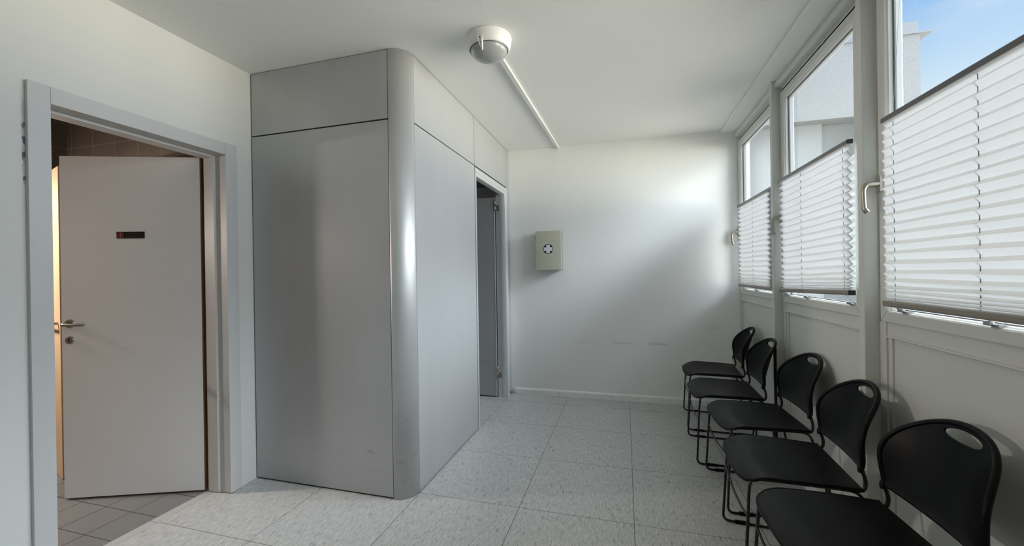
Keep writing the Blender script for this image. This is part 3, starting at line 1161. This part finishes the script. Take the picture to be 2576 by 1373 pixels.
obj('seal', bm, M['rail_dark'], lamp, 60)
# open V shaped lug on the rim that faces the viewer
ang = math.atan2(0 - lc[1], 0 - lc[0]) - math.radians(23)
er = Vector((math.cos(ang), math.sin(ang), 0))
et = Vector((-math.sin(ang), math.cos(ang), 0))


def VP(r, s, z):
    return er * r + et * s + Vector((0, 0, z))


bm = bmesh.new()
for s in (-1, 1):
    a0, a1 = VP(0.1235, 0.0135 * s, -0.046), VP(0.121, 0.0135 * s, -0.062)
    tip0, tip1 = VP(0.092, 0.0015 * s, -0.108), VP(0.083, 0.0015 * s, -0.105)
    in0 = VP(0.098, 0.010 * s, -0.066)
    th = et * (-0.0022 * s)
    loop = [VP(0.1215, 0.0135 * s, -0.044), VP(0.1240, 0.0130 * s, -0.058), VP(0.112, 0.008 * s, -0.086), tip0, tip1, VP(0.094, 0.009 * s, -0.072)]
    Aq = [bm.verts.new(p) for p in loop]
    Bq = [bm.verts.new(p + th) for p in loop]
    for k in range(6):
        bm.faces.new((Aq[k], Aq[(k + 1) % 6], Bq[(k + 1) % 6], Bq[k]))
    bm.faces.new(Aq)
    bm.faces.new(Bq[::-1])
lp_ = [VP(0.1195, -0.0115, -0.05), VP(0.1195, 0.0115, -0.05), VP(0.084, 0.0012, -0.105), VP(0.084, -0.0012, -0.105)]
bm.faces.new([bm.verts.new(p) for p in lp_])
obj('lug', bm, M['white_plastic'], lamp)
bm = bmesh.new()
tube(bm, [VP(0.119, 0, -0.0535), VP(0.1222, 0, -0.0540)], 0.0028, 10)
obj('screw', bm, M['gap'], lamp)

# cable duct from the lamp to the end wall
bm = bmesh.new()
ax, ay, bx_, by_ = -0.700, 2.225, -0.651, YB - 0.001
dd = Vector((bx_ - ax, by_ - ay, 0)).normalized()
nn = Vector((-dd.y, dd.x, 0))
prof = [(-0.015, 0), (-0.015, -0.0145), (-0.0140, -0.0160), (0.0140, -0.0160), (0.015, -0.0145), (0.015, 0)]
A = [bm.verts.new(Vector((ax, ay, ZC)) + nn * p[0] + Vector((0, 0, p[1]))) for p in prof]
B = [bm.verts.new(Vector((bx_, by_, ZC)) + nn * p[0] + Vector((0, 0, p[1]))) for p in prof]
for k in range(6):
    bm.faces.new((A[k], A[(k + 1) % 6], B[(k + 1) % 6], B[k]))
bm.faces.new(A)
bm.faces.new(B[::-1])
tag(obj('cable_duct', bm, M['duct']), 'thin white cable duct across the ceiling from the lamp to the end wall', 'cable duct')

# ------------------------------------------------------------------ first-aid cabinet
fa = empty('first_aid_cabinet', (-0.745, YB, 1.512))
tag(fa, 'cream metal first-aid cabinet with a white cross, on the end wall', 'cabinet')
FX0, FX1, FZ0, FZ1 = -0.872 + 0.745, -0.612 + 0.745, 1.312 - 1.512, 1.706 - 1.512
bm = bmesh.new()
box(bm, FX0 + 0.004, FX1 - 0.003, -0.108, -0.0005, FZ0 + 0.003, FZ1 - 0.003, bev=0.006)
obj('body', bm, M['cream_dark'], fa, 40)
bm = bmesh.new()
box(bm, FX0, FX1, -0.128, -0.1085, FZ0, FZ1, bev=0.0035)
fdoor = obj('door', bm, M['cream'], fa, 40)
EX, EZ = -0.7431 + 0.745, 1.5221 - 1.512
bm = bmesh.new()
disc(bm, (EX, -0.1282, EZ), (1, 0, 0), (0, 0, 1), 0.0545, 0.0004, 48, 1)
disc(bm, (EX, -0.1288, EZ), (1, 0, 0), (0, 0, 1), 0.0520, 0.0004, 48, 0)
a, b = 0.0440, 0.0182
cr_ = [(-b, a), (b, a), (b, b), (a, b), (a, -b), (b, -b), (b, -a), (-b, -a), (-b, -b), (-a, -b), (-a, b), (-b, b)]
bm.faces.new([bm.verts.new((EX + p, -0.1296, EZ + q)) for p, q in cr_]).material_index = 1
obj('cross_emblem', bm, [M['ink'], M['white_print']], fdoor)
for z0 in (0.115, -0.165):
    bm = bmesh.new()
    tube(bm, [(FX0 - 0.004, -0.100, z0), (FX0 - 0.004, -0.100, z0 + 0.018)], 0.0055, 10)
    obj('hinge', bm, M['ink'], fa)

# ------------------------------------------------------------------ socket block in the far corner
so = empty('socket_block', (0.983, YB, 0.35))
tag(so, 'yellowed upright socket block low in the corner behind the farthest chair', 'socket')
bm = bmesh.new()
box(bm, -0.038, 0.016, -0.030, -0.0005, -0.145, 0.130, bev=0.003)
obj('housing', bm, M['outlet'], so)
for z0 in (0.066, 0.014, -0.092):
    bm = bmesh.new()
    disc(bm, (-0.010, -0.030, z0), (1, 0, 0), (0, 0, 1), 0.0195, 0.001, 24, 0)
    for q in (-0.0085, 0, 0.0085):
        disc(bm, (-0.010 + q * 0.3, -0.031, z0 + q), (1, 0, 0), (0, 0, 1), 0.0026, 0.0006, 8, 1)
    disc(bm, (-0.001, -0.031, z0), (1, 0, 0), (0, 0, 1), 0.0026, 0.0006, 8, 1)
    obj('socket', bm, [M['outlet'], M['gap']], so)

# ------------------------------------------------------------------ stacking chairs
def seat_mesh():
    bm = bmesh.new()
    NX, NYs = 26, 26
    x0, x1, hw = -0.232, 0.186, 0.226
    th = 0.009

    def top(u, v):
        """u 0 front .. 1 rear, v -1 .. 1"""
        # outline: nearly straight front with rounded corners
        lead = 0.060 * (1 - math.sqrt(max(0.0, 1 - min(1.0, abs(v)) ** 3.2)))
        xf = x0 + lead
        x = xf + (x1 - xf) * u
        wid = hw * (0.985 - 0.06 * max(0.0, (u - 0.3) / 0.7))
        y = wid * v
        z = 0.462
        f = max(0.0, (-0.115 - x) / 0.117)
        z -= f ** 1.8 * (0.025 + 0.022 * abs(v) ** 3.0)                # waterfall front, lower at the corners
        z -= 0.010 * max(0.0, 1 - (v * v)) * math.sin(PI * min(1.0, max(0.0, u)))   # dished middle
        z -= 0.006 * max(0.0, u - 0.6) / 0.4
        return Vector((x, y, z))
    T = [[bm.verts.new(top(i / NX, -1 + 2 * j / NYs)) for j in range(NYs + 1)] for i in range(NX + 1)]
    Bv = [[bm.verts.new(top(i / NX, -1 + 2 * j / NYs) - Vector((0, 0, th))) for j in range(NYs + 1)] for i in range(NX + 1)]
    for i in range(NX):
        for j in range(NYs):
            bm.faces.new((T[i][j], T[i + 1][j], T[i + 1][j + 1], T[i][j + 1]))
            bm.faces.new((Bv[i][j], Bv[i][j + 1], Bv[i + 1][j + 1], Bv[i + 1][j]))
    for i in range(NX):
        for j in (0, NYs):
            bm.faces.new((T[i][j], Bv[i][j], Bv[i + 1][j], T[i + 1][j]))
    for j in range(NYs):
        for i in (0, NX):
            bm.faces.new((T[i][j], T[i][j + 1], Bv[i][j + 1], Bv[i][j]))
    # rounded lip along the outline
    loop = [T[i][0].co.copy() for i in range(NX, -1, -1)] + [T[0][j].co.copy() for j in range(1, NYs + 1)] + [T[i][NYs].co.copy() for i in range(1, NX + 1)]
    tube(bm, [p - Vector((0, 0, th * 0.5)) for p in loop], 0.0062, 8)
    return bm


BZ0, BH = 0.528, 0.288        # backrest: foot height and length
BW0, BW1 = 0.1896, 0.2032     # half widths at the foot and at the widest


def back_pt(s, h):
    """Point of the backrest surface: s sideways in metres, h 0..1 up."""
    x = 0.1963 - 0.0459 * h + 0.1471 * max(h, 0.0) ** 0.7265
    x -= (0.38 + 4.33 * h * (1.15 - h)) * s * s
    return Vector((x, s, BZ0 + BH * h - 0.010 * h ** 3))


def back_half(h):
    """Half width of the outline at height h."""
    if h < 0.38:
        return BW0 + (BW1 - BW0) * math.sin(h / 0.38 * PI / 2)
    t = (h - 0.38) / 0.62
    return BW1 * max(0.0, 1 - t ** 2.0) ** 0.5


def hole_curve(n=40):
    pts = []
    # half-moon grip: nearly flat upper edge, deep lower edge
    for k in range(n):
        a = 2 * PI * k / n
        s = 0.068 * math.copysign(abs(math.cos(a)) ** 0.85, math.cos(a))
        h = math.sin(a)
        h = 0.905 + (0.036 if h > 0 else 0.105) * math.copysign(abs(h) ** 0.9, h)
        if math.sin(a) > 0:
            h -= 0.030 * (s / 0.070) ** 2
        else:
            h -= 0.030 * (s / 0.070) ** 2 * (1 + math.sin(a))
        pts.append((s, h))
    return pts


def inside(poly, x, y):
    c = False
    j = len(poly) - 1
    for i in range(len(poly)):
        xi, yi = poly[i]
        xj, yj = poly[j]
        if (yi > y) != (yj > y) and x < (xj - xi) * (y - yi) / (yj - yi) + xi:
            c = not c
        j = i
    return c


def back_mesh():
    hole = hole_curve()
    bm = bmesh.new()
    NS_, NH = 56, 56
    th = 0.0075
    hs = [1 - (1 - k / NH) ** 1.6 for k in range(NH + 1)]
    T, Bk = {}, {}
    for i in range(NH + 1):
        h = min(hs[i], 0.9995)
        w_ = back_half(h)
        for j in range(NS_ + 1):
            s = w_ * math.sin((-1 + 2 * j / NS_) * PI / 2)
            T[i, j] = (s, h)
    keep = set()
    for i in range(NH):
        for j in range(NS_):
            q = [T[i, j], T[i, j + 1], T[i + 1, j + 1], T[i + 1, j]]
            cx_ = sum(p[0] for p in q) / 4
            cy_ = sum(p[1] for p in q) / 4
            if not inside(hole, cx_, cy_):
                keep.add((i, j))
    # snap vertices on the border of the grip onto its curve
    dense = []
    for k in range(len(hole)):
        a_, b_ = hole[k], hole[(k + 1) % len(hole)]
        for q in range(6):
            t = q / 6
            dense.append((a_[0] + (b_[0] - a_[0]) * t, a_[1] + (b_[1] - a_[1]) * t))
    for (i, j) in list(T):
        cells = [(i - 1, j - 1), (i - 1, j), (i, j - 1), (i, j)]
        cells = [c for c in cells if 0 <= c[0] < NH and 0 <= c[1] < NS_]
        if any(c in keep for c in cells) and any(c not in keep for c in cells):
            s, h = T[i, j]
            T[i, j] = min(dense, key=lambda p: (p[0] - s) ** 2 + ((p[1] - h) * BH) ** 2)
    F, K = {}, {}

    def vert(i, j, back):
        d = K if back else F
        if (i, j) not in d:
            p = back_pt(*T[i, j])
            e = 1e-3
            s, h = T[i, j]
            n = (back_pt(s + e, h) - p).cross(back_pt(s, h + e) - p).normalized()
            if n.x < 0:
                n = -n
            d[i, j] = bm.verts.new(p + n * (th if back else 0.0))
        return d[i, j]
    edges = {}
    for (i, j) in keep:
        cor = [(i, j), (i, j + 1), (i + 1, j + 1), (i + 1, j)]
        for back in (False, True):
            vs_ = [vert(*c, back) for c in cor]
            if len(set(vs_)) == 4:
                try:
                    bm.faces.new(vs_ if back else vs_[::-1])
                except ValueError:
                    pass
        for a_, b_ in zip(cor, cor[1:] + cor[:1]):
            key = tuple(sorted((a_, b_)))
            edges[key] = edges.get(key, 0) + 1
    for (a_, b_), c_ in edges.items():
        if c_ == 1:
            try:
                bm.faces.new((vert(*a_, False), vert(*b_, False), vert(*b_, True), vert(*a_, True)))
            except ValueError:
                pass
    bmesh.ops.remove_doubles(bm, verts=bm.verts, dist=1e-5)
    return bm


def rim_mesh():
    pts = []
    n = 26
    for k in range(n + 1):
        h = 0.0 + 0.38 * k / n
        pts.append((-back_half(h), h))
    m = 40
    for k in range(1, m):
        a = PI * k / m
        # walk the arch evenly
        s = -BW1 * math.cos(a)
        t = max(0.0, 1 - (abs(s) / BW1) ** 2.0) ** 0.5
        pts.append((s, 0.38 + 0.62 * t))
    for k in range(n + 1):
        h = 0.38 - 0.38 * k / n
        pts.append((back_half(h), h))
    P3 = [back_pt(s, h) + Vector((0.004, 0, 0)) for s, h in pts]
    # sleeves: the rim runs a little below the panel
    P3 = [P3[0] + Vector((0.001, 0, -0.016))] + P3 + [P3[-1] + Vector((0.001, 0, -0.016))]
    bm = bmesh.new()
    tube(bm, P3, [0.0105] * 3 + [0.0092] * (len(P3) - 6) + [0.0105] * 3, 10)
    return bm


def make_chair():
    root = empty('stacking_chair')
    obj('seat', seat_mesh(), M['plastic'], root, 40)
    bk = obj('backrest', back_mesh(), M['plastic'], root, 40)
    obj('rim', rim_mesh(), M['plastic'], bk, 50)
    RR = 0.0062
    for s in (-1, 1):
        y = 0.2395 * s
        bm = bmesh.new()
        path = fillet([(-0.10, 0.209 * s, 0.4455), (-0.188, 0.212 * s, 0.4440), (-0.196, 0.222 * s, 0.395), (-0.218, y, 0.0068), (0.250, 0.225 * s, 0.0068), (0.240, 0.222 * s, 0.24), (0.178, 0.208 * s, 0.4440), (0.10, 0.207 * s, 0.4455), (-0.10, 0.209 * s, 0.4455)], [0, .035, .03, .035, .03, .10, .05, .02, 0], 7)
        tube(bm, path, RR, 10)
        lg = obj('sled_leg', bm, M['rod'], root, 60)
        for x0, yg in ((-0.165, 0.2375 * s), (0.150, 0.2280 * s)):
            bm = bmesh.new()
            box(bm, x0, x0 + 0.070, yg - 0.0085, yg + 0.0085, 0.0002, 0.0145, bev=0.003)
            obj('glide', bm, M['plastic'], lg)
        # upright that carries the backrest
        b0 = back_pt(BW0 * s, 0.0)
        bm = bmesh.new()
        path = fillet([(0.06, 0.196 * s, 0.443), (0.196, 0.192 * s, 0.440), (0.204, BW0 * s, 0.475), (b0.x + 0.005, BW0 * s, 0.535)], [0, .05, .05, 0], 8)
        tube(bm, path, 0.0068, 10)
        obj('upright', bm, M['rod'], root, 60)
    bm = bmesh.new()
    tube(bm, fillet([(-0.202, -0.227, 0.300), (-0.206, -0.15, 0.286), (-0.210, 0.0, 0.282), (-0.206, 0.15, 0.286), (-0.202, 0.227, 0.300)], 0.06, 6), 0.0048, 8)
    obj('crossbar', bm, M['rod'], root, 60)
    return root


def copy_tree(o, parent=None):
    c = o.copy()
    COL.objects.link(c)
    if parent is not None:
        c.parent = parent
    for ch in [x for x in bpy.data.objects if x.parent == o]:
        copy_tree(ch, c)
    return c


CH = [((0.705, 3.718), -3.9, 'black plastic stacking chair standing farthest away, beside the end wall'),
      ((0.668, 3.125), -1.3, 'second black stacking chair from the end wall, in front of the farther post'),
      ((0.714, 2.591), 2.3, 'black stacking chair in the middle of the row of five'),
      ((0.674, 2.021), -2.6, 'black stacking chair in front of the post beside the nearest window'),
      ((0.686, 1.513), 2.4, 'nearest black stacking chair, its front cut off by the picture edge')]
first = make_chair()
for i, ((x, y), a, lab) in enumerate(CH):
    c = first if i == 0 else copy_tree(first)
    c.location = (x, y, 0.0)
    c.rotation_euler = (0, 0, math.radians(a))
    tag(c, lab, 'chair', 'black stacking chairs along the windows')

# ------------------------------------------------------------------ building outside
bd = empty('exterior_building', (1.9, 5.0, 0))
tag(bd, 'pale plastered building wing with a flat metal coping, outside the windows', 'building')
ox, oy = 1.9, 5.0
bm = bmesh.new()
box(bm, 1.14 - ox, 2.887 - ox, 5.0 - oy, 9.0 - oy, 2.862, 3.628)
box(bm, 2.55 - ox, 2.887 - ox, 5.0 - oy, 9.0 - oy, -1.0, 2.862)
obj('upper_wall', bm, M['plaster'], bd)
bm = bmesh.new()
box(bm, 1.14 - ox, 2.10 - ox, 5.16 - oy, 9.0 - oy, -1.0, 2.862)
box(bm, 2.10 - ox, 2.55 - ox, 5.24 - oy, 9.0 - oy, -1.0, 2.862)
obj('lower_wall', bm, M['render'], bd)
bm = bmesh.new()
box(bm, 1.14 - ox, 2.986 - ox, 4.985 - oy, 9.0 - oy, 3.628, 3.640)
obj('coping', bm, M['zinc'], bd)
bm = bmesh.new()
box(bm, 1.14 - ox, 2.876 - ox, 5.0 - oy, 9.0 - oy, 3.640, 3.757)
obj('parapet_cap', bm, M['zinc'], bd)
